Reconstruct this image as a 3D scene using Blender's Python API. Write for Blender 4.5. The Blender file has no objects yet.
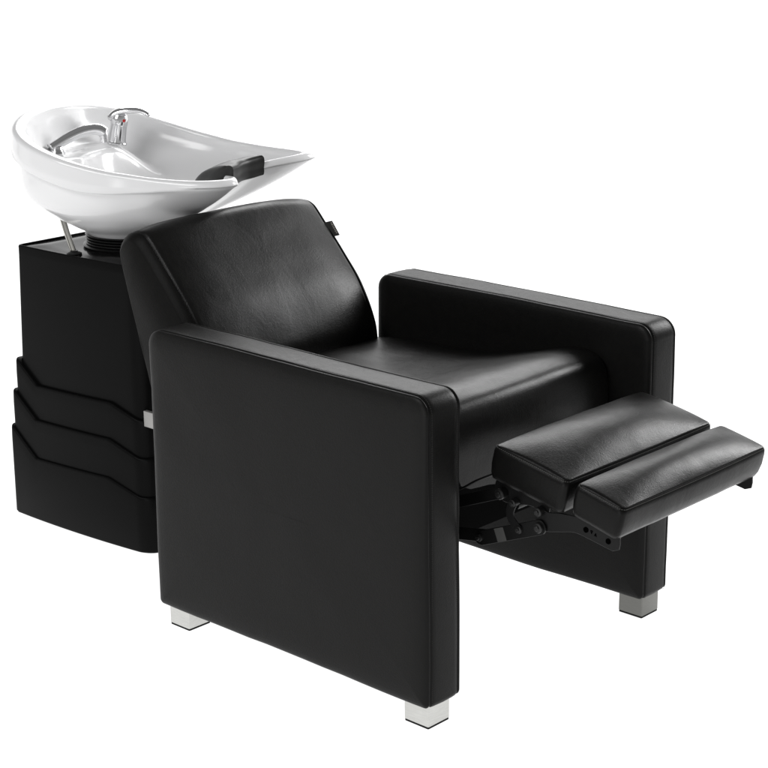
import bpy, bmesh, math, random
from mathutils import Vector, Matrix, noise

random.seed(4)
scene = bpy.context.scene
COL = scene.collection
PI = math.pi

# ------------------------------------------------------------------ dimensions
L, T, W, F, H = 0.730, 0.0911, 0.7495, 0.041, 0.62   # arm length, arm thickness, overall width, leg height, arm height
MID = W / 2

# ------------------------------------------------------------------ materials
def new_mat(name):
    m = bpy.data.materials.new(name)
    m.use_nodes = True
    nt = m.node_tree
    b = nt.nodes['Principled BSDF']
    return m, nt, b

def node(nt, kind, **kw):
    n = nt.nodes.new(kind)
    for k, v in kw.items():
        if k in n.inputs:
            n.inputs[k].default_value = v
        else:
            setattr(n, k, v)
    return n

def leather(name, base=0.006, rough=0.38, spec=0.11, wrinkle=0.08):
    m, nt, b = new_mat(name)
    lk = nt.links.new
    tc = node(nt, 'ShaderNodeTexCoord')
    geo = tc.outputs['Object']
    grain = node(nt, 'ShaderNodeTexVoronoi', Scale=520.0)
    lk(geo, grain.inputs['Vector'])
    fine = node(nt, 'ShaderNodeTexNoise', Scale=900.0, Detail=2.0)
    lk(geo, fine.inputs['Vector'])
    mp = node(nt, 'ShaderNodeMapping')
    mp.inputs['Rotation'].default_value = (0.3, 0.5, 0.9)
    mp.inputs['Scale'].default_value = (1.0, 1.7, 1.0)
    lk(geo, mp.inputs['Vector'])
    soft = node(nt, 'ShaderNodeTexNoise', Scale=11.0, Detail=4.0, Roughness=0.55, Distortion=0.8)
    lk(mp.outputs['Vector'], soft.inputs['Vector'])
    bg = node(nt, 'ShaderNodeBump', Strength=0.16, Distance=0.0006)
    lk(grain.outputs['Distance'], bg.inputs['Height'])
    bf = node(nt, 'ShaderNodeBump', Strength=0.10, Distance=0.0005)
    lk(fine.outputs['Fac'], bf.inputs['Height'])
    lk(bg.outputs['Normal'], bf.inputs['Normal'])
    bs = node(nt, 'ShaderNodeBump', Strength=wrinkle, Distance=0.006)
    lk(soft.outputs['Fac'], bs.inputs['Height'])
    lk(bf.outputs['Normal'], bs.inputs['Normal'])
    peb = node(nt, 'ShaderNodeTexNoise', Scale=300.0, Detail=3.0, Roughness=0.7)
    lk(geo, peb.inputs['Vector'])
    bp_ = node(nt, 'ShaderNodeBump', Strength=0.25, Distance=0.0014)
    lk(peb.outputs['Fac'], bp_.inputs['Height'])
    lk(bs.outputs['Normal'], bp_.inputs['Normal'])
    lk(bp_.outputs['Normal'], b.inputs['Normal'])
    var = node(nt, 'ShaderNodeTexNoise', Scale=55.0, Detail=4.0, Roughness=0.6)
    lk(mp.outputs['Vector'], var.inputs['Vector'])
    mr = node(nt, 'ShaderNodeMapRange')
    mr.inputs['From Min'].default_value = 0.3
    mr.inputs['From Max'].default_value = 0.7
    mr.inputs['To Min'].default_value = rough - 0.025
    mr.inputs['To Max'].default_value = rough + 0.035
    lk(var.outputs['Fac'], mr.inputs['Value'])
    lk(mr.outputs['Result'], b.inputs['Roughness'])
    cr = node(nt, 'ShaderNodeMix', data_type='RGBA')
    cr.inputs['A'].default_value = (base * 0.85, base * 0.85, base * 0.85, 1)
    cr.inputs['B'].default_value = (base * 1.25, base * 1.2, base * 1.1, 1)
    lk(var.outputs['Fac'], cr.inputs['Factor'])
    lk(cr.outputs['Result'], b.inputs['Base Color'])
    b.inputs['Specular IOR Level'].default_value = spec
    return m

def simple(name, color, rough=0.4, metal=0.0, spec=0.5, coat=0.0, vary=0.06, bump=0.0, bscale=200.0, stretch=None):
    m, nt, b = new_mat(name)
    lk = nt.links.new
    tc = node(nt, 'ShaderNodeTexCoord')
    mp = node(nt, 'ShaderNodeMapping')
    if stretch:
        mp.inputs['Scale'].default_value = stretch
    lk(tc.outputs['Object'], mp.inputs['Vector'])
    ns = node(nt, 'ShaderNodeTexNoise', Scale=bscale, Detail=3.0)
    lk(mp.outputs['Vector'], ns.inputs['Vector'])
    mx = node(nt, 'ShaderNodeMix', data_type='RGBA')
    mx.inputs['A'].default_value = (*[c * (1 - vary) for c in color], 1)
    mx.inputs['B'].default_value = (*[min(1, c * (1 + vary)) for c in color], 1)
    lk(ns.outputs['Fac'], mx.inputs['Factor'])
    lk(mx.outputs['Result'], b.inputs['Base Color'])
    b.inputs['Roughness'].default_value = rough
    b.inputs['Metallic'].default_value = metal
    b.inputs['Specular IOR Level'].default_value = spec
    b.inputs['Coat Weight'].default_value = coat
    b.inputs['Coat Roughness'].default_value = 0.03
    if bump:
        bp = node(nt, 'ShaderNodeBump', Strength=bump, Distance=0.001)
        lk(ns.outputs['Fac'], bp.inputs['Height'])
        lk(bp.outputs['Normal'], b.inputs['Normal'])
    return m

M_LEATHER = leather('black_leather')
M_SEAT = leather('black_seat_leather', base=0.005, rough=0.32, spec=0.17, wrinkle=0.12)
M_CUSHION = leather('black_cushion_leather', base=0.005, rough=0.31, spec=0.115, wrinkle=0.10)
M_SIDE = leather('black_leather_side', base=0.006, rough=0.42, spec=0.055, wrinkle=0.08)
M_THREAD = simple('black_thread', (0.075, 0.075, 0.07), rough=0.6, spec=0.3)
M_THREAD2 = simple('dark_thread', (0.022, 0.022, 0.021), rough=0.6, spec=0.2)
M_PLASTIC = simple('black_moulded_plastic', (0.0035, 0.0035, 0.0035), rough=0.34, spec=0.04, bump=0.05, bscale=700)
M_LID = simple('glossy_black_lid', (0.006, 0.006, 0.006), rough=0.16, spec=0.06, bump=0.7, bscale=9)
M_RUBBER = simple('black_rubber', (0.008, 0.008, 0.008), rough=0.33, spec=0.35)
M_STEEL = simple('black_painted_steel', (0.006, 0.006, 0.006), rough=0.40, spec=0.16, bump=0.05, bscale=300)
M_BOLT = simple('dark_bolt_steel', (0.03, 0.03, 0.03), rough=0.36, metal=0.7)
M_HOLE = simple('dark_hole', (0.001, 0.001, 0.001), rough=0.9, spec=0.0)
M_STICKER = simple('grey_sticker', (0.05, 0.05, 0.048), rough=0.6)
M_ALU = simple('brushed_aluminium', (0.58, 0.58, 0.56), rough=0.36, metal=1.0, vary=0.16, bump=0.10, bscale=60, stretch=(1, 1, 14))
M_ALU_SHADED = simple('shaded_aluminium', (0.17, 0.17, 0.16), rough=0.38, metal=1.0, vary=0.10, bump=0.06, bscale=60, stretch=(1, 1, 14))  # darker copy of the leg aluminium, shade put into the colour
M_CHROME = simple('chrome', (0.78, 0.78, 0.79), rough=0.15, metal=1.0, vary=0.01)
M_ROD = simple('satin_steel', (0.55, 0.54, 0.50), rough=0.22, metal=1.0)
M_CERAMIC = simple('white_ceramic', (0.72, 0.72, 0.725), rough=0.17, spec=0.46, coat=0.15, vary=0.01, bscale=3)
M_PAD = simple('black_gel_rubber', (0.006, 0.006, 0.0056), rough=0.36, spec=0.2, bump=0.04, bscale=500)
M_RED = simple('red_dot', (0.55, 0.012, 0.012), rough=0.3)
M_TAG = simple('black_woven_tag', (0.012, 0.012, 0.011), rough=0.8, spec=0.2)
M_TAGMARK = simple('grey_woven_mark', (0.20, 0.19, 0.17), rough=0.8, spec=0.2, vary=0.3, bscale=900)
M_EMBOSS = simple('faint_grey_print', (0.42, 0.42, 0.44), rough=0.3)
M_FOOT = simple('black_felt_pad', (0.008, 0.008, 0.008), rough=0.8, spec=0.2)
M_MATTE = simple('matte_shade_black', (0.003, 0.003, 0.003), rough=0.95, spec=0.02)  # near-black put in for the shade under the seat
M_WHITEPLATE = simple('pale_steel_plate', (0.33, 0.325, 0.315), rough=0.4, metal=0.6)

m, nt, b = new_mat('glowing_white_backdrop')
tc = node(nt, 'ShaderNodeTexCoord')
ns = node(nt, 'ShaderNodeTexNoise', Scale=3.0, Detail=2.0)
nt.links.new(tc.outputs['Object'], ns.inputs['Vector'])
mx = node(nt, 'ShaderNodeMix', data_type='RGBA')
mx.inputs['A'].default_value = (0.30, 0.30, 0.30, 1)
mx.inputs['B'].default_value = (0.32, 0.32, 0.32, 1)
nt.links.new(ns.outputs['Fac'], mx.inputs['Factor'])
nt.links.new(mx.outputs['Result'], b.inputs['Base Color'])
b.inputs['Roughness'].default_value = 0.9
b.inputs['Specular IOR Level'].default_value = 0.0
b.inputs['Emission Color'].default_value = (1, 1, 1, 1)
b.inputs['Emission Strength'].default_value = 1.0  # glow added to the backdrop so no shadows show on it
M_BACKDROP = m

# ------------------------------------------------------------------ helpers
def link(name, bm, mat, parent=None, smooth=True, angle=35, loc=None):
    bmesh.ops.recalc_face_normals(bm, faces=bm.faces)
    me = bpy.data.meshes.new(name)
    bm.to_mesh(me)
    bm.free()
    mats = mat if isinstance(mat, (list, tuple)) else [mat]
    for mm in mats:
        me.materials.append(mm)
    if smooth:
        me.shade_smooth()
        if angle:
            me.set_sharp_from_angle(angle=math.radians(angle))
    o = bpy.data.objects.new(name, me)
    COL.objects.link(o)
    if parent is not None:
        o.parent = parent
        # meshes are built in world coordinates: undo the parent's base position
        p = parent
        off = Vector((0, 0, 0))
        while p is not None:
            off += p.location
            p = p.parent
        if loc is None:
            o.location = -off
        else:
            o.location = Vector(loc) - off
    elif loc is not None:
        o.location = loc
    return o

def rings(bm, rs, cap0=True, cap1=True, closed=True):
    vs = [[bm.verts.new(p) for p in r] for r in rs]
    n = len(vs[0])
    for a, c in zip(vs, vs[1:]):
        for i in range(n if closed else n - 1):
            j = (i + 1) % n
            bm.faces.new((a[i], a[j], c[j], c[i]))
    if cap0:
        bm.faces.new(vs[0][::-1])
    if cap1:
        bm.faces.new(vs[-1])
    return vs

def ripple(bm, amp, scale, seed=0.0):
    """small uneven padding: push the surface along its normals by smooth noise"""
    bmesh.ops.recalc_face_normals(bm, faces=bm.faces)
    bm.normal_update()
    mv = []
    for v in bm.verts:
        p = Vector((v.co.x * scale + seed, v.co.y * scale - seed, v.co.z * scale + 2 * seed))
        q = Vector((p.x * 2.3, p.y * 2.3, p.z * 2.3 + 5))
        mv.append((v, v.normal * (amp * (noise.noise(p) + .45 * noise.noise(q)))))
    for v, d in mv:
        v.co += d

def rrect(x0, x1, z0, z1, r, seg=8, div=10):
    """rounded rectangle outline, r = (x0z0, x1z0, x1z1, x0z1)"""
    if not isinstance(r, (tuple, list)):
        r = (r,) * 4
    pts = []
    cs = [(x0 + r[0], z0 + r[0], r[0], PI, 1.5 * PI), (x1 - r[1], z0 + r[1], r[1], 1.5 * PI, 2 * PI),
          (x1 - r[2], z1 - r[2], r[2], 0, .5 * PI), (x0 + r[3], z1 - r[3], r[3], .5 * PI, PI)]
    arcs = []
    for cx, cz, rr, a0, a1 in cs:
        arcs.append([(cx + rr * math.cos(a0 + (a1 - a0) * k / seg), cz + rr * math.sin(a0 + (a1 - a0) * k / seg)) for k in range(seg + 1)])
    for k in range(4):
        pts += arcs[k]
        e, s = arcs[k][-1], arcs[(k + 1) % 4][0]
        for d in range(1, div):
            t = d / div
            pts.append((e[0] + (s[0] - e[0]) * t, e[1] + (s[1] - e[1]) * t))
    return pts

def catmull(pts, sub=6, closed=True):
    out = []
    n = len(pts)
    rng = range(n) if closed else range(n - 1)
    for i in rng:
        if closed:
            p = [pts[(i + k) % n] for k in (-1, 0, 1, 2)]
        else:
            p = [pts[max(0, min(n - 1, i + k))] for k in (-1, 0, 1, 2)]
        for s in range(sub):
            t = s / sub
            out.append(tuple(0.5 * ((2 * p[1][d]) + (-p[0][d] + p[2][d]) * t + (2 * p[0][d] - 5 * p[1][d] + 4 * p[2][d] - p[3][d]) * t * t
                             + (-p[0][d] + 3 * p[1][d] - 3 * p[2][d] + p[3][d]) * t ** 3) for d in range(len(p[0]))))
    if not closed:
        out.append(tuple(pts[-1]))
    return out

def normals2(pts):
    n = len(pts)
    area = sum(pts[i][0] * pts[(i + 1) % n][1] - pts[(i + 1) % n][0] * pts[i][1] for i in range(n))
    sg = 1 if area > 0 else -1
    out = []
    for i in range(n):
        a, c = pts[i - 1], pts[(i + 1) % n]
        dx, dz = c[0] - a[0], c[1] - a[1]
        l = math.hypot(dx, dz) or 1
        out.append((sg * dz / l, -sg * dx / l))
    return out

def tube(bm, pts, rad, seg=12, cap=True):
    """swept tube; rad a number, list, or list of (ra, rb)"""
    pts = [Vector(p) for p in pts]
    n = len(pts)
    rs = []
    up = Vector((0, 0, 1))
    prev = None
    for i, p in enumerate(pts):
        d = (pts[min(i + 1, n - 1)] - pts[max(i - 1, 0)]).normalized()
        if prev is None:
            s = d.cross(up)
            if s.length < 1e-3:
                s = d.cross(Vector((1, 0, 0)))
            s.normalize()
        else:
            s = (prev - d * prev.dot(d)).normalized()
        prev = s
        t = s.cross(d).normalized()
        r = rad[i] if isinstance(rad, list) else rad
        ra, rb = r if isinstance(r, tuple) else (r, r)
        rs.append([p + s * (ra * math.cos(2 * PI * k / seg)) + t * (rb * math.sin(2 * PI * k / seg)) for k in range(seg)])
    rings(bm, rs, cap, cap)

def lathe(bm, prof, center, seg=48, axis=None, cap0=True, cap1=True):
    """prof: (radius, height) along axis"""
    c = Vector(center)
    ax = Vector(axis or (0, 0, 1)).normalized()
    q = Vector((0, 0, 1)).rotation_difference(ax)
    rs = []
    for r, h in prof:
        rs.append([c + q @ Vector((r * math.cos(2 * PI * k / seg), r * math.sin(2 * PI * k / seg), h)) for k in range(seg)])
    rings(bm, rs, cap0, cap1)

def rbox(bm, c, s, r, n=4, rot=None, warp=None, fine=3):
    """rounded box from a gridded cube; s = full sizes"""
    h = [v / 2 for v in s]
    def samples(hh):
        e = [-hh + r * (1 - math.cos(k / fine * PI / 2)) for k in range(fine + 1)]
        inner = [(-hh + r) + (2 * (hh - r)) * k / n for k in range(1, n)]
        return e + inner + [-v for v in e[::-1]]
    g = [samples(v) for v in h]
    N = [len(v) for v in g]
    vd = {}
    def V(i, j, k):
        key = (i, j, k)
        if key not in vd:
            p = Vector((g[0][i], g[1][j], g[2][k]))
            q = Vector([max(-h[d] + r, min(h[d] - r, p[d])) for d in range(3)])
            dv = p - q
            if dv.length > 1e-9:
                p = q + dv.normalized() * r
            if warp:
                p = Vector(warp(p.x / h[0], p.y / h[1], p.z / h[2], p))
            if rot:
                p = rot @ p
            vd[key] = bm.verts.new(p + Vector(c))
        return vd[key]
    def face(ax, side):
        a, d = [x for x in range(3) if x != ax]
        for i in range(N[a] - 1):
            for j in range(N[d] - 1):
                def id(u, v):
                    t = [0, 0, 0]
                    t[ax] = side
                    t[a] = u
                    t[d] = v
                    return V(*t)
                bm.faces.new((id(i, j), id(i + 1, j), id(i + 1, j + 1), id(i, j + 1)))
    for ax in range(3):
        face(ax, 0)
        face(ax, N[ax] - 1)

def plate(bm, poly, y0, y1, bev=0.0006):
    """flat bar cut from a polygon in the x-z plane between y0 and y1"""
    nn = normals2(poly)
    rs = []
    for y, ins in ((y0, bev), (y0 + bev, 0), (y1 - bev, 0), (y1, bev)):
        rs.append([(p[0] - n[0] * ins, y, p[1] - n[1] * ins) for p, n in zip(poly, nn)])
    rings(bm, rs)

def bar_poly(a, c, w0, w1=None, seg=10):
    """stadium outline between two x-z points"""
    w1 = w1 or w0
    ang = math.atan2(c[1] - a[1], c[0] - a[0])
    out = []
    for k in range(seg + 1):
        t = ang + PI / 2 + PI * k / seg
        out.append((a[0] + w0 * math.cos(t), a[1] + w0 * math.sin(t)))
    for k in range(seg + 1):
        t = ang - PI / 2 + PI * k / seg
        out.append((c[0] + w1 * math.cos(t), c[1] + w1 * math.sin(t)))
    return out

def stitches(bm, path, step=0.0042, ln=0.0029, r=0.00055):
    """little thread stitches along a polyline"""
    path = [Vector(p) for p in path]
    acc, out = 0.0, []
    for a, c in zip(path, path[1:]):
        d = (c - a).length
        if d < 1e-7:
            continue
        while acc < d:
            p = a + (c - a) * (acc / d)
            out.append((p, (c - a).normalized()))
            acc += step
        acc -= d
    for p, d in out:
        tube(bm, [p - d * ln / 2, p - d * ln * 0.25, p + d * ln * .25, p + d * ln / 2], [r * .4, r, r, r * .4], seg=5)

def empty(name, loc, label, cat):
    o = bpy.data.objects.new(name, None)
    COL.objects.link(o)
    o.location = loc
    o['label'] = label
    o['category'] = cat
    return o

def lerp(a, c, t):
    return a + (c - a) * t

def sstep(a, c, x):
    t = max(0.0, min(1.0, (x - a) / (c - a)))
    return t * t * (3 - 2 * t)

def interp(tab, x):
    if x <= tab[0][0]:
        return tab[0][1]
    for (x0, y0), (x1, y1) in zip(tab, tab[1:]):
        if x <= x1:
            t = (x - x0) / (x1 - x0)
            return y0 + (y1 - y0) * t
    return tab[-1][1]

# ================================================================== the chair
chair = empty('salon_chair', (0.36, MID, 0.0),
              'black leather reclining salon armchair with raised two-piece footrest and square metal legs', 'armchair')

# ---- armrests: upholstered slabs on edge, seam round both side panels
def armrest(y0, y1):
    bm = bmesh.new()
    base = lambda ins: rrect(0 + ins, L - ins, F + ins, H - ins, (max(.012 - ins, .003), max(.012 - ins, .003), max(.034 - ins, .006), max(.034 - ins, .006)), seg=9, div=14)
    out0 = base(0)
    cx, cz = L / 2, (F + H) / 2
    rs = []
    t = y1 - y0
    # (inset, distance from the panel plane)
    prof = [(.284, -.0052), (.25, -.0052), (.21, -.0051), (.17, -.0050), (.13, -.0048), (.09, -.0044), (.060, -.0040), (.035, -.0036), (.018, -.0026), (.010, -.0012), (.005, .0006), (.0022, .0028), (.0010, .0048),
            (.0012, .0070), (.0036, .0086), (.0036, .0096), (.0010, .0114), (.0, .0140), (-.0006, .0220)]
    def ring(ins, y, bow=0.0):
        pts = base(max(ins, 0))
        if ins < 0:
            nn = normals2(pts)
            pts = [(p[0] - n[0] * ins, p[1] - n[1] * ins) for p, n in zip(pts, nn)]
        return [(p[0], y, p[1]) for p in pts]
    for ins, d in prof:
        rs.append(ring(ins, y0 + d))
    rs.append(ring(-.0012, (y0 + y1) / 2))
    for ins, d in prof[::-1]:
        rs.append(ring(ins, y1 - d))
    rings(bm, rs)
    # very slight sag of the cover, so the outlines are not ruler straight
    for v in bm.verts:
        x, z = v.co.x, v.co.z
        v.co.z += 0.0011 * math.sin(x * 9.1 + y0 * 7) * sstep(.5, .62, z) - 0.0012 * math.sin(x * 13 + y0 * 3) * (1 - sstep(.04, .08, z))
        v.co.x += 0.0013 * math.sin(z * 11 + y0 * 5) * (sstep(.6, .73, x) - (1 - sstep(0, .1, x)))
    ripple(bm, .0012, 8.0, y0 * 3)
    o = link('armrest', bm, M_LEATHER, chair, angle=60)
    bm = bmesh.new()
    for yy, sg in ((y0 + .0125, -1), (y1 - .0125, 1)):
        pts = base(-.0000)
        nn = normals2(pts)
        path = [(p[0] + n[0] * .0002, yy, p[1] + n[1] * .0002) for p, n in zip(pts, nn)]
        # leave the underside unstitched
        path = [p for p in path if p[2] > F + .004]
        stitches(bm, path)
    link('seam_stitching', bm, M_THREAD2, o, angle=None)
    return o

arm_near = armrest(0.0, T)
arm_far = armrest(W - T, W)

# ---- legs
def leg(x0, y0, mat, s=0.058):
    bm = bmesh.new()
    zt = F + .004
    rs = []
    for ins, z in ((.0012, .0032), (0, .0044), (0, zt)):
        rs.append([(p[0], p[1], z) for p in rrect(x0 + ins, x0 + s - ins, y0 + ins, y0 + s - ins, .0022, seg=3, div=2)])
    rings(bm, rs)
    o = link('leg', bm, mat, chair)
    bm = bmesh.new()
    rs = []
    for z in (0.0, .0032):
        rs.append([(p[0], p[1], z) for p in rrect(x0 + .0005, x0 + s - .0005, y0 + .0005, y0 + s - .0005, .0024, seg=3, div=2)])
    rings(bm, rs)
    link('foot_pad', bm, M_FOOT, o)

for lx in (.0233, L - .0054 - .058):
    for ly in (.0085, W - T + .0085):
        leg(lx, ly, M_ALU if ly < .1 else M_ALU_SHADED)

# ---- backrest: wedge cushion, crowned front
BY0, BY1 = .118, .632
prof = [(-.10, .31), (-.156, .48), (-.196, .602), (-.226, .710), (-.224, .742), (-.206, .763), (-.182, .771), (-.158, .764), (-.138, .747),
        (-.105, .711), (-.060, .660), (-.012, .600), (.022, .535), (.034, .49), (.034, .42), (.020, .33), (-.04, .30)]
bprof = catmull(prof, 7)
bn = normals2(bprof)
def back_ring(y, ins, crown=True):
    w = (y - MID) / ((BY1 - BY0) / 2)
    k = max(0.0, 1 - abs(w) ** 4.5) if crown else 0
    out = []
    for (x, z), (nx, nz) in zip(bprof, bn):
        front = sstep(.60, .98, nx * .82 + nz * .57)
        amt = k * (.013 * front + .004 * sstep(.2, .8, nz)) - ins
        drop = (.012 * abs(w) ** 4 - .004) * sstep(.60, .76, z)
        out.append((x + nx * amt, y, z + nz * amt - drop))
    return out
bm = bmesh.new()
rs = []
edge = [(.0135, -.0022), (.0110, -.0010), (.0085, .0010), (.0050, .0050), (.0018, .0100), (.0008, .0145), (.0052, .0164), (.0052, .0178), (.0016, .0205), (.0002, .0240)]
for ins, d in edge:
    rs.append(back_ring(BY0 + d, ins))
for k in range(0, 25):
    rs.append(back_ring(lerp(BY0 + .032, BY1 - .032, k / 24), 0))
for ins, d in edge[::-1]:
    rs.append(back_ring(BY1 - d, ins))
rings(bm, rs)
ripple(bm, .0018, 7.0, 1.3)
bm.normal_update()
for f in bm.faces:
    y = f.calc_center_median().y
    if y < BY0 + .0165 or y > BY1 - .0165:
        f.material_index = 1
backrest = link('backrest', bm, [M_SEAT, M_SIDE], chair, angle=70)
for yy in (BY0 + .0171, BY1 - .0171):
    bm = bmesh.new()
    ring = back_ring(yy, .0044)
    path = [ring[i] for i in range(len(ring)) if 7 * 7 <= i <= 14 * 7]
    stitches(bm, path, step=.0045, ln=.0032)
    link('seam_stitching', bm, M_THREAD, backrest, angle=None)
# little woven tag folded into the far seam
bm = bmesh.new()
ring = back_ring(BY1 - .012, 0)
def near_on_ring(zz):
    return min((p for i, p in enumerate(ring) if i >= 49 and i <= 84), key=lambda p: abs(p[2] - zz))
pa, pb = Vector((-.114, BY1 - .008, .723)), Vector((-.091, BY1 - .008, .694))
TAGA, TAGB = pa, pb
outd = Vector((.30, .95, .10)).normalized()
dirn = (pb - pa).normalized()
nrm = outd.cross(dirn).normalized()
rs = []
for u in (-.012, .000, .007, .0100):
    th = .0012 if u < .0095 else .0004
    rs.append([pa + outd * u + nrm * th, pb + outd * u + nrm * th, pb + outd * u - nrm * th, pa + outd * u - nrm * th])
rings(bm, rs)
tag = link('label_tag', bm, M_TAG, backrest, smooth=False)
bm = bmesh.new()
for sgn in (1, -1):
    for k in range(7):
        t0 = .10 + k * .115
        for uu in (.0050,):
            w_ = .0045 if k % 2 else .0032
            c0 = pa.lerp(pb, t0) + outd * (uu - w_ / 2) + nrm * (.00135 * sgn)
            e1 = (pb - pa) * .07
            vs = [bm.verts.new(c0), bm.verts.new(c0 + e1), bm.verts.new(c0 + e1 + outd * w_), bm.verts.new(c0 + outd * w_)]
            bm.faces.new(vs)
link('woven_mark', bm, M_TAGMARK, tag, smooth=False)

# ---- seat: profile taken front to back, resting between the arms
SY0, SY1 = T + .0015, W - T - .0015
top = [(-.06, .466), (.0, .476), (.116, .490), (.25, .494), (.39, .510), (.48, .532), (.557, .549), (.602, .545), (.630, .523), (.640, .480), (.639, .43), (.632, .36), (.60, .305)]
sprof = catmull(top, 6, closed=False) + [(.3, .30), (.0, .30), (-.05, .32), (-.07, .40)]
sn = normals2(sprof)
def seat_ring(y, ins):
    w = (y - MID) / ((SY1 - SY0) / 2)
    k = max(0.0, 1 - abs(w) ** 2.5)
    out = []
    for (x, z), (nx, nz) in zip(sprof, sn):
        amt = k * (.007 * sstep(.0, .9, nz) + .010 * sstep(.2, .9, nx)) - ins
        out.append((x + nx * amt, y, z + nz * amt))
    return out
bm = bmesh.new()
rs = []
sedge = [(.016, .0), (.009, .0012), (.0045, .0045), (.0018, .009), (.0005, .015), (0, .024)]
for ins, d in sedge:
    rs.append(seat_ring(SY0 + d, ins))
for k in range(1, 20):
    rs.append(seat_ring(lerp(SY0 + .024, SY1 - .024, k / 20), 0))
for ins, d in sedge[::-1]:
    rs.append(seat_ring(SY1 - d, ins))
rings(bm, rs)
ripple(bm, .0022, 10.0, 4.1)
link('seat', bm, M_SEAT, chair, angle=70)

# ---- matte black sheet added as painted shade below the seat front
bm = bmesh.new()
rbox(bm, (.641, MID, .362), (.006, SY1 - SY0 - .008, .130), .002, n=6)
link('front_shade_sheet', bm, M_MATTE, chair)

# ---- under-seat frame rail between the arms
bm = bmesh.new()
rbox(bm, (.30, MID, .265), (.50, W - 2 * T - .004, .05), .004, n=2)
link('seat_frame', bm, M_MATTE, chair)

# ---- footrest pads
FY0, FY1 = .152, .602
def pad(xb, zb, xf, zf, thick, bulge, name='footrest_cushion'):
    """xb,zb / xf,zf : top seam line (rear / front edge)"""
    ang = math.atan2(zf - zb, xf - xb)
    lx = math.hypot(xf - xb, zf - zb)
    ly = FY1 - FY0
    ux = Vector((math.cos(ang), 0, math.sin(ang)))
    uz = Vector((-math.sin(ang), 0, math.cos(ang)))
    o0 = Vector(((xb + xf) / 2, MID, (zb + zf) / 2))
    def P(x, y, z):
        return o0 + ux * x + Vector((0, y, 0)) + uz * z
    bm = bmesh.new()
    def outline(ins, bow):
        hx, hy = lx / 2 - ins, ly / 2 - ins
        r = max(.010 - ins * .5, .003)
        pts = rrect(-hx, hx, -hy, hy, r, seg=4, div=24)
        out = []
        for x, y in pts:
            # edges of a filled cushion bow outwards a little in the middle
            out.append((x + (bow * (1 - (y / hy) ** 2) * (1 if x > 0 else -1) if abs(x) > hx - r else 0), y))
        return out
    rs = []
    def add(ins, z, bow, crown):
        r = []
        for x, y in outline(ins, bow):
            c = 0
            if crown:
                a = max(0, 1 - (2 * x / lx) ** 2) ** .75
                d = max(0, 1 - (2 * y / ly) ** 2) ** .62
                c = bulge * a * d
            r.append(P(x, y, z + c))
        rs.append(r)
    # underside up to the seam
    add(.030, -thick - .000, 0, False)
    add(.010, -thick + .001, .000, False)
    add(.004, -thick + .005, .001, False)
    add(.0010, -thick + .014, .003, False)
    add(-.0008, -thick * .5, .005, False)
    add(-.0004, -.010, .004, False)
    add(.0006, -.0035, .003, False)
    add(.0030, -.0012, .003, False)
    add(.0034, -.0006, .003, False)
    add(.0038, .0012, .003, False)
    n = 16
    base_ = outline(.0040, .003)
    for k in range(1, n):
        f = 1 - (k / n) ** 1.7
        r = []
        for x, y in base_:
            x, y = x * f, y * f
            a = max(0, 1 - (2 * x / lx) ** 2) ** .9
            d = max(0, 1 - (2 * y / ly) ** 2) ** .75
            r.append(P(x, y, .0014 + bulge * a * d))
        rs.append(r)
    rings(bm, rs, cap1=False)
    # close the ridge
    last = rs[-1]
    bm.verts.ensure_lookup_table()
    n0 = len(bm.verts) - len(last)
    f = bm.faces.new([bm.verts[n0 + i] for i in range(len(last))])
    ripple(bm, .0010, 13.0, xb * 7)
    o = link(name, bm, M_CUSHION, chair, angle=60)
    bm = bmesh.new()
    path = [P(x, y, -.0009) for x, y in outline(.0020, .003)]
    path.append(path[0])
    stitches(bm, path, step=.0042, ln=.0030, r=.0006)
    link('seam_stitching', bm, M_THREAD, o, angle=None)
    return o

pad(.752, .506, .916, .474, .066, .026)
pad(.933, .476, 1.034, .452, .063, .018)

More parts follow.
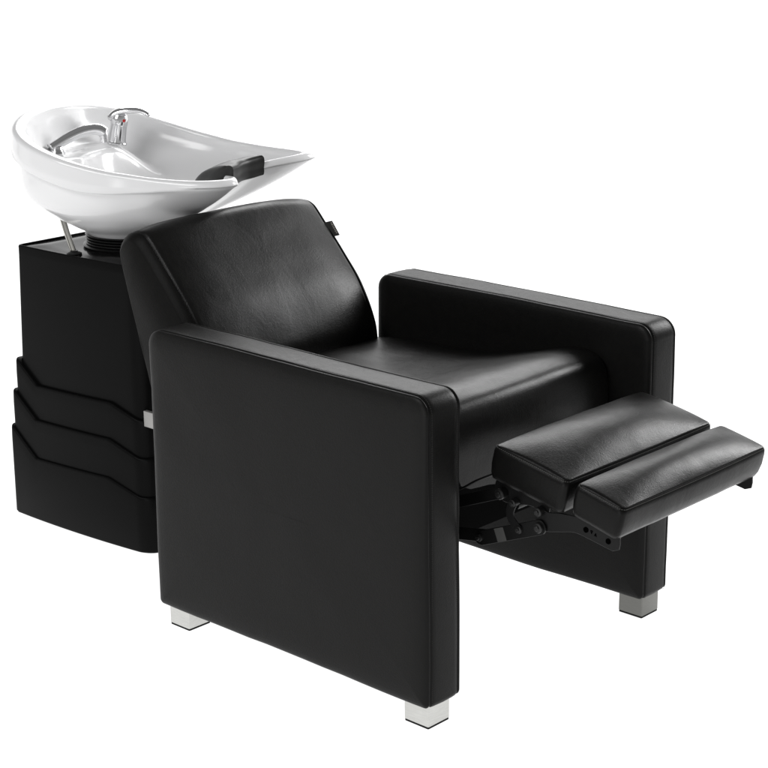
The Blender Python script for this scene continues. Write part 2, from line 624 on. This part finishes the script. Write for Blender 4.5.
# ---- footrest linkage, one set each side under the pads
def mechanism(y, s):
    """s = +1: outer face towards -y (near side)"""
    def Y(a, c):
        lo, hi = (y + a, y + c) if s > 0 else (y - c, y - a)
        return lo, hi
    arm = bmesh.new()
    poly = catmull([(.846, .412), (.862, .404), (.890, .409), (.917, .4105), (.930, .4115)], 4, False) + \
        [(.972, .4035), (1.016, .3955), (1.0165, .384), (1.0145, .3735), (1.002, .3685)] + \
        catmull([(.985, .3715), (.958, .3765), (.923, .3815), (.890, .3745), (.862, .368), (.846, .368), (.838, .378), (.838, .40)], 4, False)
    plate(arm, poly, *Y(0, .004))
    o = link('footrest_bracket', arm, M_STEEL, chair)
    # rolled flange along its upper edge
    fl = bmesh.new()
    tube(fl, [(.928, y + .002 * s, .4125), (.972, y + .002 * s, .4045), (1.0165, y + .002 * s, .3962)], .0021, seg=8)
    link('flange', fl, M_BOLT, o)
    for hx, hz in ((.946, .393), (.993, .384)):
        hb = bmesh.new()
        lathe(hb, [(.0052, -.0004), (.0052, .0006)], (hx, y - .0004 * s, hz), 16, axis=(0, -s, 0))
        link('screw_hole', hb, M_HOLE, o)
    # stamped mark on the plate
    tb = bmesh.new()
    def stroke(a, c):
        tube(tb, [(a[0], y - .0006 * s, a[1]), (c[0], y - .0006 * s, c[1])], .0006, seg=5)
    stroke((.9560, .3945), (.9580, .3890)); stroke((.9600, .3940), (.9580, .3890)); stroke((.9560, .3945), (.9600, .3940))
    stroke((.9640, .3865), (.9665, .3915)); stroke((.9665, .3915), (.9680, .3855)); stroke((.9650, .3880), (.9675, .3875))
    link('stamped_mark', tb, M_HOLE, o)
    # lower drive link with its pale sticker
    lo = bmesh.new()
    plate(lo, bar_poly((.716, .320), (.849, .374), .0135), *Y(-.005, -.001))
    lk = link('drive_link', lo, M_STEEL, chair)
    st = bmesh.new()
    d = Vector((.133, 0, .054)).normalized(); nn = Vector((-d.z, 0, d.x))
    c = Vector((.716, 0, .320)) + d * .050
    vs = [st.verts.new(Vector((0, y - .0054 * s, 0)) + c + d * a + nn * e) for a, e in ((-.011, -.0125), (.011, -.0125), (.011, .0125), (-.011, .0125))]
    st.faces.new(vs)
    link('sticker', st, M_STICKER, lk, smooth=False)
    # short curved link
    cu = bmesh.new()
    mid = catmull([(.792, .406), (.786, .390), (.789, .375), (.806, .360)], 5, False)
    mn = []
    for i, pnt in enumerate(mid):
        a, e = mid[max(0, i - 1)], mid[min(len(mid) - 1, i + 1)]
        dx, dz = e[0] - a[0], e[1] - a[1]
        l = math.hypot(dx, dz)
        mn.append((-dz / l, dx / l))
    poly = [(p[0] + n[0] * .0085, p[1] + n[1] * .0085) for p, n in zip(mid, mn)] + [(p[0] - n[0] * .0085, p[1] - n[1] * .0085) for p, n in list(zip(mid, mn))[::-1]]
    plate(cu, poly, *Y(-.009, -.006))
    link('curved_link', cu, M_STEEL, chair)
    # upper rail under the first pad
    up = bmesh.new()
    poly = catmull([(.742, .432), (.757, .438), (.80, .428), (.845, .420), (.862, .412), (.858, .396), (.842, .392), (.828, .404), (.80, .402), (.775, .398), (.757, .400), (.744, .412)], 4)
    plate(up, poly, *Y(.005, .009))
    link('upper_link', up, M_STEEL, chair)
    # inner drive bar running back under the seat
    bk = bmesh.new()
    plate(bk, bar_poly((.59, .345), (.762, .416), .011), *Y(.010, .014))
    plate(bk, bar_poly((.60, .30), (.716, .320), .012), *Y(.010, .014))
    link('seat_link', bk, M_STEEL, chair)
    for bx, bz, r in ((.762, .416, .010), (.792, .406, .0075), (.848, .403, .0085), (.849, .374, .0095), (.806, .360, .0075), (.716, .322, .007)):
        bb = bmesh.new()
        lathe(bb, [(r, -.010), (r, .0085), (r * .92, .0098), (r * .55, .0104), (r * .5, .0125), (r * .42, .0132)], (bx, y - .001 * s, bz), 20, axis=(0, -s, 0))
        link('bolt', bb, M_BOLT, chair, angle=25)

mechanism(.165, 1)
mechanism(W - .165, -1)
# thin spring wire running back from the first pad
bm = bmesh.new()
tube(bm, catmull([(.60, .170, .372), (.663, .165, .400), (.700, .165, .424), (.740, .168, .446)], 5, False), .0022, seg=8)
link('spring_wire', bm, M_BOLT, chair)
# cross shaft between both linkages
bm = bmesh.new()
tube(bm, [(.792, .165, .400), (.792, W - .165, .400)], .008, seg=14)
link('cross_shaft', bm, M_STEEL, chair)
# connecting plate towards the wash unit
bm = bmesh.new()
rbox(bm, (-.108, .222, .325), (.36, .010, .036), .0012, n=2)
link('connecting_plate', bm, M_WHITEPLATE, chair)

# ================================================================== the wash unit
CX = -.488
unit = empty('wash_unit', (CX, MID, 0.0),
             'white ceramic hair-washing basin with chrome mixer tap on a black stepped pedestal', 'wash basin')

PX0, PX1, PY0, PY1 = -.684, -.285, .195, W - .195
# ---- pedestal body
def narrow(bm):
    for v in bm.verts:
        t = max(0, min(1, (v.co.x - PX0) / (PX1 - PX0)))
        v.co.y = MID + (v.co.y - MID) * (1 - .13 * t * t)
def plan(ins, z, taper=0.0):
    return [(p[0], p[1], z) for p in rrect(PX0 + ins - taper, PX1 - ins, PY0 + ins, PY1 - ins, (.010, .038, .038, .010), seg=10, div=24)]
bm = bmesh.new()
ZT = .662
rs = []
for ins, z, tp in ((.035, 0, .0), (.035, .016, .0), (.004, .018, .03), (0, .03, .028), (0, .40, .012), (0, .640, .0), (0, ZT - .003, 0), (.0012, ZT - .0006, 0), (.0025, ZT, 0), (.0035, ZT, 0), (.0045, ZT - .0008, 0), (.0050, ZT - .004, 0), (.0052, ZT - .012, 0)):
    rs.append(plan(ins, z, tp))
rings(bm, rs)
narrow(bm)
ped = link('pedestal', bm, M_PLASTIC, unit, angle=40)
# recessed glossy cover on top, a little uneven
bm = bmesh.new()
nx_, ny_ = 34, 30
grid = [[None] * (ny_ + 1) for _ in range(nx_ + 1)]
for i in range(nx_ + 1):
    for j in range(ny_ + 1):
        u, v = i / nx_, j / ny_
        x = lerp(PX0 + .0055, PX1 - .0055, u)
        y = lerp(PY0 + .0055, PY1 - .0055, v)
        e = min(1, 8 * min(u, 1 - u, v, 1 - v))
        z = ZT - .0045 + .0045 * sstep(0, 1, e) + .0035 * e * math.sin(7 * u + 2.2 + 3 * v) * math.sin(5 * v + 1.1)
        grid[i][j] = bm.verts.new((x, y, z))
for i in range(nx_):
    for j in range(ny_):
        bm.faces.new((grid[i][j], grid[i + 1][j], grid[i + 1][j + 1], grid[i][j + 1]))
narrow(bm)
link('top_cover', bm, M_LID, ped)

# three stepped shells wrapped round its base, each with the zigzag upper edge
def zig(tab):
    return lambda x: interp(tab, x)
steps = [
    (.0085, .12, zig([(-.715, .396), (-.700, .389), (-.632, .340), (-.386, .346), (-.300, .318), (-.20, .313)])),
    (.0165, .10, zig([(-.722, .321), (-.706, .313), (-.632, .259), (-.386, .263), (-.296, .233), (-.20, .229)])),
    (.0230, .0135, zig([(-.735, .239), (-.716, .229), (-.632, .168), (-.388, .174), (-.292, .146), (-.20, .142)])),
]
for off, zb, zf in steps:
    bm = bmesh.new()
    zlow = lambda x, y: zf(x)
    def ring(extra, dz, bottom=None):
        out = []
        tp = .018
        for x, y in rrect(PX0 - off - extra - tp, PX1 + off + extra, PY0 - off - extra, PY1 + off + extra, (.012, .040, .040, .012), seg=10, div=60):
            if bottom is None:
                z = zf(x) + dz
            else:
                z = bottom
                # base draws in very slightly
            out.append((x, y, z))
        return out
    rs = []
    if zb < .05:
        rs += [ring(-.006, 0, zb), ring(-.001, 0, zb + .002), ring(.0015, 0, zb + .007)]
    else:
        rs += [ring(-.004, 0, zb), ring(.001, 0, zb + .002)]
    rs += [ring(.001, -.030), ring(.0005, -.006), ring(.0, -.0025), ring(-.0008, -.0008), ring(-.002, 0), ring(-.0045, 0.0008), ring(-.0085, .0012), ring(-.0095, -.004)]
    rings(bm, rs, cap1=False)
    narrow(bm)
    link('stepped_shell', bm, M_PLASTIC, ped, angle=40)

# ---- bellows
BX, BYC = -.497, MID
bm = bmesh.new()
pr = [(.106, .6615), (.108, .6645), (.104, .667)]
nrib = 4
z0_, z1_ = .667, .692
for k in range(nrib):
    for s in range(8):
        a = s / 8
        pr.append((.0945 + .0075 * math.sin(a * PI) ** .7, lerp(z0_, z1_, (k + a) / nrib)))
pr += [(.094, z1_)]
lathe(bm, pr, (BX, BYC, 0), 72)
link('bellows', bm, M_RUBBER, unit, angle=50)

# ---- basin: closed shell in its own frame, swung a little towards the far side
YAW = math.radians(20)
BO = Vector((-.49, .375, 0))
ca, sa = math.cos(YAW), math.sin(YAW)
U0 = .03
def bw(u, v, z):
    return (BO.x + ca * u - sa * v, BO.y + sa * u + ca * v, z)
RT = [(0, .236), (6, .238), (12, .248), (18, .272), (22, .308), (25, .348), (28, .379), (31, .391), (35, .388), (40, .370), (46, .344), (53, .318), (64, .290), (77, .279), (90, .276), (104, .281), (120, .288), (135, .284), (150, .272), (165, .262), (180, .259)]
def smooth_tab(tab):
    # cubic through the table, mirrored at both ends
    def f(x):
        n = len(tab)
        for i in range(n - 1):
            if x <= tab[i + 1][0] or i == n - 2:
                break
        x0, y0 = tab[i]; x1, y1 = tab[i + 1]
        xm, ym = tab[i - 1] if i > 0 else (-tab[1][0], tab[1][1])
        xp, yp = tab[i + 2] if i + 2 < n else (2 * tab[-1][0] - tab[-2][0], tab[-2][1])
        m0 = (y1 - ym) / (x1 - xm); m1 = (yp - y0) / (xp - x0)
        h = x1 - x0; t = (x - x0) / h
        return (2 * t ** 3 - 3 * t ** 2 + 1) * y0 + (t ** 3 - 2 * t ** 2 + t) * h * m0 + (-2 * t ** 3 + 3 * t ** 2) * y1 + (t ** 3 - t ** 2) * h * m1
    return f
RF = smooth_tab(RT)
def rim_z(deg, r):
    u = U0 + r * math.cos(math.radians(deg))
    z = .893 - .22 * u + .37 * u * u
    a = abs(deg)
    if a < 32:
        z -= .024 * (1 - sstep(9, 30, a))
    return z
def inner_z(th, r, R, zr):
    """height of the inside surface at polar (th, r)"""
    a = abs(th)
    ri, zi = R - .026 - .007 * sstep(50, 110, a), zr - .010
    zb = .752
    t = max(0, min(1, r / ri))
    k = lerp(.45, .90, sstep(25, 75, a))
    # ellipse-like wall with a flat floor
    e = 1 - math.sqrt(max(0, 1 - t ** 2.0))
    s_ = t ** 2.2
    z = zb + (zi - zb) * lerp(s_, e, k)
    # deck for the taps across the back
    u = U0 + r * math.cos(math.radians(th))
    v = r * math.sin(math.radians(th))
    dd = math.hypot(u - .085, v)
    dk = .866 - .12 * (1 - sstep(.140, .178, dd))
    dk -= .09 * sstep(.13, .23, abs(v))
    if a > 85:
        kk = .022
        h = max(0, kk - abs(z - dk)) / kk
        z = lerp(z, max(z, dk) + h * h * kk * .25, sstep(92, 150, a))
    return z
NT = 288
HC = catmull([(0, 0), (.20, .10), (.42, .215), (.62, .335), (.78, .44), (.895, .55), (.955, .67), (.985, .83), (1, 1)], 12, False)
def HULL(s):
    f = s * (len(HC) - 1)
    i = min(int(f), len(HC) - 2)
    return lerp(HC[i][0], HC[i + 1][0], f - i), lerp(HC[i][1], HC[i + 1][1], f - i)
bm = bmesh.new()
ths = []
for k in range(NT):
    ths.append(-180 + 360 * k / NT)
cols = []
for th in ths:
    a = abs(th)
    R = RF(a)
    zr = rim_z(th, R)
    band = lerp(.016, .060, sstep(28, 95, a))
    ledge = lerp(.001, .0150, sstep(30, 80, a))
    fl = lerp(-.002, .003, sstep(30, 90, a))
    R2 = R + fl - ledge
    zl = zr - band
    c = []
    # outside, bottom centre upwards
    rb, zb = .112, .704
    c += [(.030, .684), (.090, .684), (.094, .6855), (.103, .698), (.109, .7025)]
    kf = lerp(.10, 1.0, sstep(30, 105, a))
    ex = lerp(1.0, .80, sstep(60, 130, a))
    nO = 22
    for i in range(1, nO + 1):
        s = i / nO
        ph = s * PI / 2
        ht, hq = HULL(s)
        t = lerp(s, ht, kf)
        q = lerp(s ** 1.12, hq, kf)
        c.append((rb + (R2 - rb) * t, zb + (zl - zb) * q))
    # step out to the rim band
    c += [(R2 + ledge * .25, zl + .0012), (R2 + ledge * .8, zl + .0030), (R2 + ledge, zl + .0065)]
    rr = lerp(.009, .015, sstep(8, 27, a)) - .004 * sstep(38, 60, a)
    c += [(R + fl * .6, lerp(zl + .0065, zr - rr, .5)), (R - .0003, zr - rr)]
    for i in range(1, 6):
        q = i / 5 * PI / 2
        c.append((R - rr + rr * math.cos(q), zr - rr + rr * math.sin(q)))
    for i in range(1, 6):
        q = i / 5 * PI / 2
        c.append((R - rr - lerp(.004, .011, sstep(50, 110, a)) - rr * .95 * math.sin(q), zr - rr * .95 * (1 - math.cos(q)) ))
    # inside down to the drain
    ri = c[-1][0]
    nI = 40
    for i in range(1, nI + 1):
        s = i / nI
        r = lerp(ri, .026, 1 - (1 - s) ** 1.35 if False else s ** 1.25)
        c.append((r, min(inner_z(th, r, R, zr), zr - rr * .95)))
    cols.append([bw(U0 + r * math.cos(math.radians(th)), r * math.sin(math.radians(th)), z) for r, z in c])
# the outside bottom is centred on the bellows, not on the bowl
nprof = len(cols[0])
bx_l = Vector((BX, BYC, 0)) - Vector(bw(U0, 0, 0))
for col_, th in zip(cols, ths):
    for i in range(5):
        p = Vector(col_[i])
        col_[i] = (p.x + bx_l.x, p.y + bx_l.y, p.z)
    for i in range(5, 27):
        w_ = (1 - (i - 5) / 22) ** 1.5
        p = Vector(col_[i])
        col_[i] = (p.x + bx_l.x * w_, p.y + bx_l.y * w_, p.z)
rs = [[cols[j][i] for j in range(NT)] for i in range(nprof)]
rings(bm, rs)
basin = link('basin', bm, M_CERAMIC, unit, angle=None)

# drain in the bowl floor
bm = bmesh.new()
lathe(bm, [(.004, .0), (.016, .0), (.022, .002), (.0255, .0035), (.0265, .0015), (.0265, -.004)], bw(U0, 0, .7525), 32)
link('drain', bm, M_CHROME, basin)

# faint printed line on the tap deck
bm = bmesh.new()
for k in range(11):
    if k == 6:
        continue
    u0, v0 = -.139, -.022 + k * .0052
    w_ = .0034
    vs = [bm.verts.new(bw(u0 + a, v0 + e, .8668)) for a, e in ((0, 0), (0, w_), (.0045, w_), (.0045, 0))]
    bm.faces.new(vs)
link('printed_mark', bm, M_EMBOSS, basin, smooth=False)

# ---- neck rest draped over the front lip
bm = bmesh.new()
sec = [(-.088, -.034), (-.086, -.018), (-.068, -.001), (-.040, .0100), (-.016, .0165), (.000, .0185), (.0075, .0170), (.0115, .012),
       (.0120, .002), (.0100, -.010), (.0105, -.018), (.0085, -.026), (.003, -.028), (-.004, -.024), (-.010, -.016), (-.036, -.026), (-.064, -.036)]
secs = catmull([(r, z + .004 * max(0.0, 1 - abs(r + .022) / .05)) for r, z in sec], 3)
rs = []
TH0, TH1 = -23.0, 18.5
nS = 40
for i in range(nS + 1):
    th = lerp(TH0, TH1, i / nS)
    R, zr = RF(abs(th)), rim_z(th, RF(abs(th)))
    if th > 0:
        zr = lerp(zr, rim_z(0, RF(0)) + .006, .62 * sstep(0, 8, th))
    e = min(1, 9 * min(i / nS, 1 - i / nS))
    sc = .72 + .28 * math.sin(e * PI / 2)
    flare = 1.0
    ring = []
    for r, z in secs:
        rr_ = R - .006 + (r * sc)
        # the sweep follows the lip, not the bowl centre, near the horns
        ring.append(bw(U0 + rr_ * math.cos(math.radians(th)), rr_ * math.sin(math.radians(th)), zr + z * (.82 + .18 * sc) + .002))
    rs.append(ring)
rings(bm, rs)
link('neck_rest', bm, M_PAD, unit, angle=60)

# ---- strut under the back of the basin
bm = bmesh.new()
tube(bm, [(-.507, .221, .660), (-.555, .240, .700), (-.612, .262, .760)], .0068, seg=16)
strut = link('strut', bm, M_ROD, unit)
bm = bmesh.new()
lathe(bm, [(.017, .0), (.017, .002), (.013, .0045), (.0085, .006), (.008, .008)], (-.507, .221, .6605), 24)
link('strut_foot', bm, M_STEEL, strut)

# ---- mixer tap
MB = Vector(bw(-.105, .120, .866))
bm = bmesh.new()
tilt = Vector((.14, .12, 1)).normalized()
pr = [(.0235, 0), (.0245, .001), (.0245, .004), (.0225, .006), (.0210, .012), (.0200, .030), (.0195, .044), (.0197, .0455), (.0205, .0465), (.0205, .054), (.0195, .062), (.0165, .069), (.0100, .073), (.003, .0745)]
lathe(bm, pr, MB, 40, axis=tilt)
tap = link('mixer_tap', bm, M_CHROME, unit, angle=30)
# lever: flat arched handle pointing forward
def tz(d):
    return MB + tilt * d
ld = Vector((ca * .96 - sa * (.28), sa * .96 + ca * .28, 0)).normalized()
bm = bmesh.new()
lev = [tz(.058) - ld * .022, tz(.070) - ld * .012, tz(.0775) + ld * .006, tz(.0800) + ld * .028, tz(.0790) + ld * .044, tz(.0740) + ld * .059, tz(.0670) + ld * .070]
lp = catmull([tuple(p) for p in lev], 5, False)
nl = len(lp)
rad = []
for i in range(nl):
    t = i / (nl - 1)
    rad.append((lerp(.0180, .0105, sstep(.15, .9, t)) * (1 if .03 < t < .98 else .7), lerp(.0095, .0060, sstep(.1, .9, t)) * (1 if .03 < t < .98 else .6)))
tube(bm, lp, rad, seg=20)
link('lever', bm, M_CHROME, tap, angle=None)
# red hot-water marker on the body
bm = bmesh.new()
cam_dir = Vector((.66, -.75, .0)).normalized()
md = Vector((.98, -.10, 0)).normalized()
lathe(bm, [(.0040, -.002), (.0040, .0008), (.0028, .0016), (.0008, .0018)], tz(.056) + md * .0190, 20, axis=md)
link('hot_marker', bm, M_RED, tap)

# ---- hand spray resting in its socket
SB = Vector(bw(-.154, -.054, .866))
bm = bmesh.new()
lathe(bm, [(.0190, .0), (.0195, .002), (.0175, .006), (.0150, .010), (.0140, .016)], SB, 32)
sock = link('spray_socket', bm, M_CHROME, unit)
bm = bmesh.new()
pts = [bw(-.163, -.066, .879), bw(-.153, -.050, .887), bw(-.139, -.030, .898), bw(-.120, -.008, .909), bw(-.101, .009, .9145), bw(-.085, .020, .9130), bw(-.075, .026, .905)]
sp = catmull(pts, 6, False)
n = len(sp)
tube(bm, sp, [(lerp(.0115, .0155, sstep(.1, .75, i / (n - 1))) * (1 if i < n - 1 else .5), lerp(.0110, .0135, i / (n - 1)) * (1 if i < n - 1 else .5)) for i in range(n)], seg=24)
spray = link('hand_spray', bm, M_CHROME, unit, angle=None)
bm = bmesh.new()
ax = Vector((.10, .02, -1)).normalized()
lathe(bm, [(.0095, -.006), (.0105, .004), (.0105, .010), (.0090, .0105), (.0090, .0125), (.0100, .013), (.0100, .022), (.0090, .0235), (.0070, .0235), (.0066, .020)], bw(-.078, .023, .907), 28, axis=ax)
link('nozzle', bm, M_CHROME, spray, angle=30)

# ================================================================== setting: a self-glowing white studio sweep
CAMLOC = Vector((2.6644, -2.1878, 1.4986))
YAWC, PITCH, ROLL = math.radians(132.9031), math.radians(-16.2511), math.radians(-0.4611)
fw2 = Vector((math.cos(YAWC), math.sin(YAWC), 0))
sd2 = Vector((fw2.y, -fw2.x, 0))
bm = bmesh.new()
org = Vector((0.1, 0.37, 0))
prof = [(-3.4, 0)]
d_wall, rcv, hw = 2.3, .9, 1.65
prof += [(-2, 0), (-1, 0), (0, 0), (d_wall - rcv, 0)]
for k in range(1, 13):
    q = k / 12 * PI / 2
    prof.append((d_wall - rcv + rcv * math.sin(q), rcv - rcv * math.cos(q)))
prof.append((d_wall, hw))
vs = []
for s in range(0, 9):
    row = []
    for d, z in prof:
        p = org + fw2 * d + sd2 * lerp(-3.5, 3.5, s / 8)
        row.append(bm.verts.new((p.x, p.y, z)))
    vs.append(row)
for a, c in zip(vs, vs[1:]):
    for i in range(len(prof) - 1):
        bm.faces.new((a[i], a[i + 1], c[i + 1], c[i]))
bmesh.ops.recalc_face_normals(bm, faces=bm.faces)
floor = link('studio_floor', bm, M_BACKDROP, None, angle=None)
floor['kind'] = 'structure'

# ---- world: a dim studio
w = bpy.data.worlds.new('World')
scene.world = w
w.use_nodes = True
wn = w.node_tree
wc = wn.nodes.new('ShaderNodeTexCoord')
ws = wn.nodes.new('ShaderNodeSeparateXYZ')
wn.links.new(wc.outputs['Generated'], ws.inputs[0])
wr = wn.nodes.new('ShaderNodeValToRGB')
wr.color_ramp.interpolation = 'EASE'
els = wr.color_ramp.elements
els[0].position, els[0].color = 0.0, (.30, .30, .30, 1)
els[1].position, els[1].color = 1.0, (.20, .20, .20, 1)
for pos, c in ((.46, .38), (.55, .40), (.68, .28), (.80, .17)):
    e = els.new(pos)
    e.color = (c, c, c, 1)
wm = wn.nodes.new('ShaderNodeMapRange')
wm.inputs['From Min'].default_value = -1
wm.inputs['From Max'].default_value = 1
wn.links.new(ws.outputs['Z'], wm.inputs['Value'])
wn.links.new(wm.outputs['Result'], wr.inputs['Fac'])
wn.links.new(wr.outputs['Color'], wn.nodes['Background'].inputs['Color'])
wn.nodes['Background'].inputs['Strength'].default_value = 1.0

def softbox(name, loc, target, sx, sy, power, color=(1, 1, 1)):
    l = bpy.data.lights.new(name, 'AREA')
    l.shape = 'RECTANGLE'
    l.size, l.size_y = sx, sy
    l.energy = power
    l.color = color
    o = bpy.data.objects.new(name, l)
    COL.objects.link(o)
    o.location = loc
    d = Vector(target) - Vector(loc)
    o.rotation_euler = d.to_track_quat('-Z', 'Y').to_euler()
    return o

softbox('key_softbox', (-.25, -2.3, 2.8), (-.4, .4, .8), 1.6, 1.3, 50)
softbox('overhead_softbox', (-1.2, 2.0, 2.05), (.2, .4, .5), 2.4, .8, 45)
softbox('side_softbox', (1.0, 2.6, 1.7), (.0, .4, .6), .9, 1.2, 60)

softbox('added_fill_light', (-2.7, -1.1, .75), (-.45, .3, .8), 1.3, 1.0, 2.5)  # added fill lamp, brightens the left side of the basin
softbox('added_front_fill', (1.0, -2.9, .60), (-.3, .3, .75), 1.2, .8, 17)  # added lamp, lifts the dark underside of the basin

# ---- camera
fwd = Vector((math.cos(YAWC) * math.cos(PITCH), math.sin(YAWC) * math.cos(PITCH), math.sin(PITCH)))
right = fwd.cross(Vector((0, 0, 1))).normalized()
up = right.cross(fwd)
c_, s_ = math.cos(ROLL), math.sin(ROLL)
r2 = right * c_ + up * s_
u2 = -right * s_ + up * c_
mat = Matrix((r2, u2, -fwd)).transposed().to_4x4()
mat.translation = CAMLOC
cam = bpy.data.cameras.new('camera')
cam.sensor_width = 36
cam.lens = 36 * 1807.7029 / 768
cam.clip_end = 100
co = bpy.data.objects.new('camera', cam)
COL.objects.link(co)
co.matrix_world = mat
scene.camera = co

scene.view_settings.view_transform = 'Standard'
scene.view_settings.look = 'None'
scene.view_settings.exposure = 0
scene.view_settings.gamma = 1
scene.render.engine = 'CYCLES'
scene.cycles.max_bounces = 8
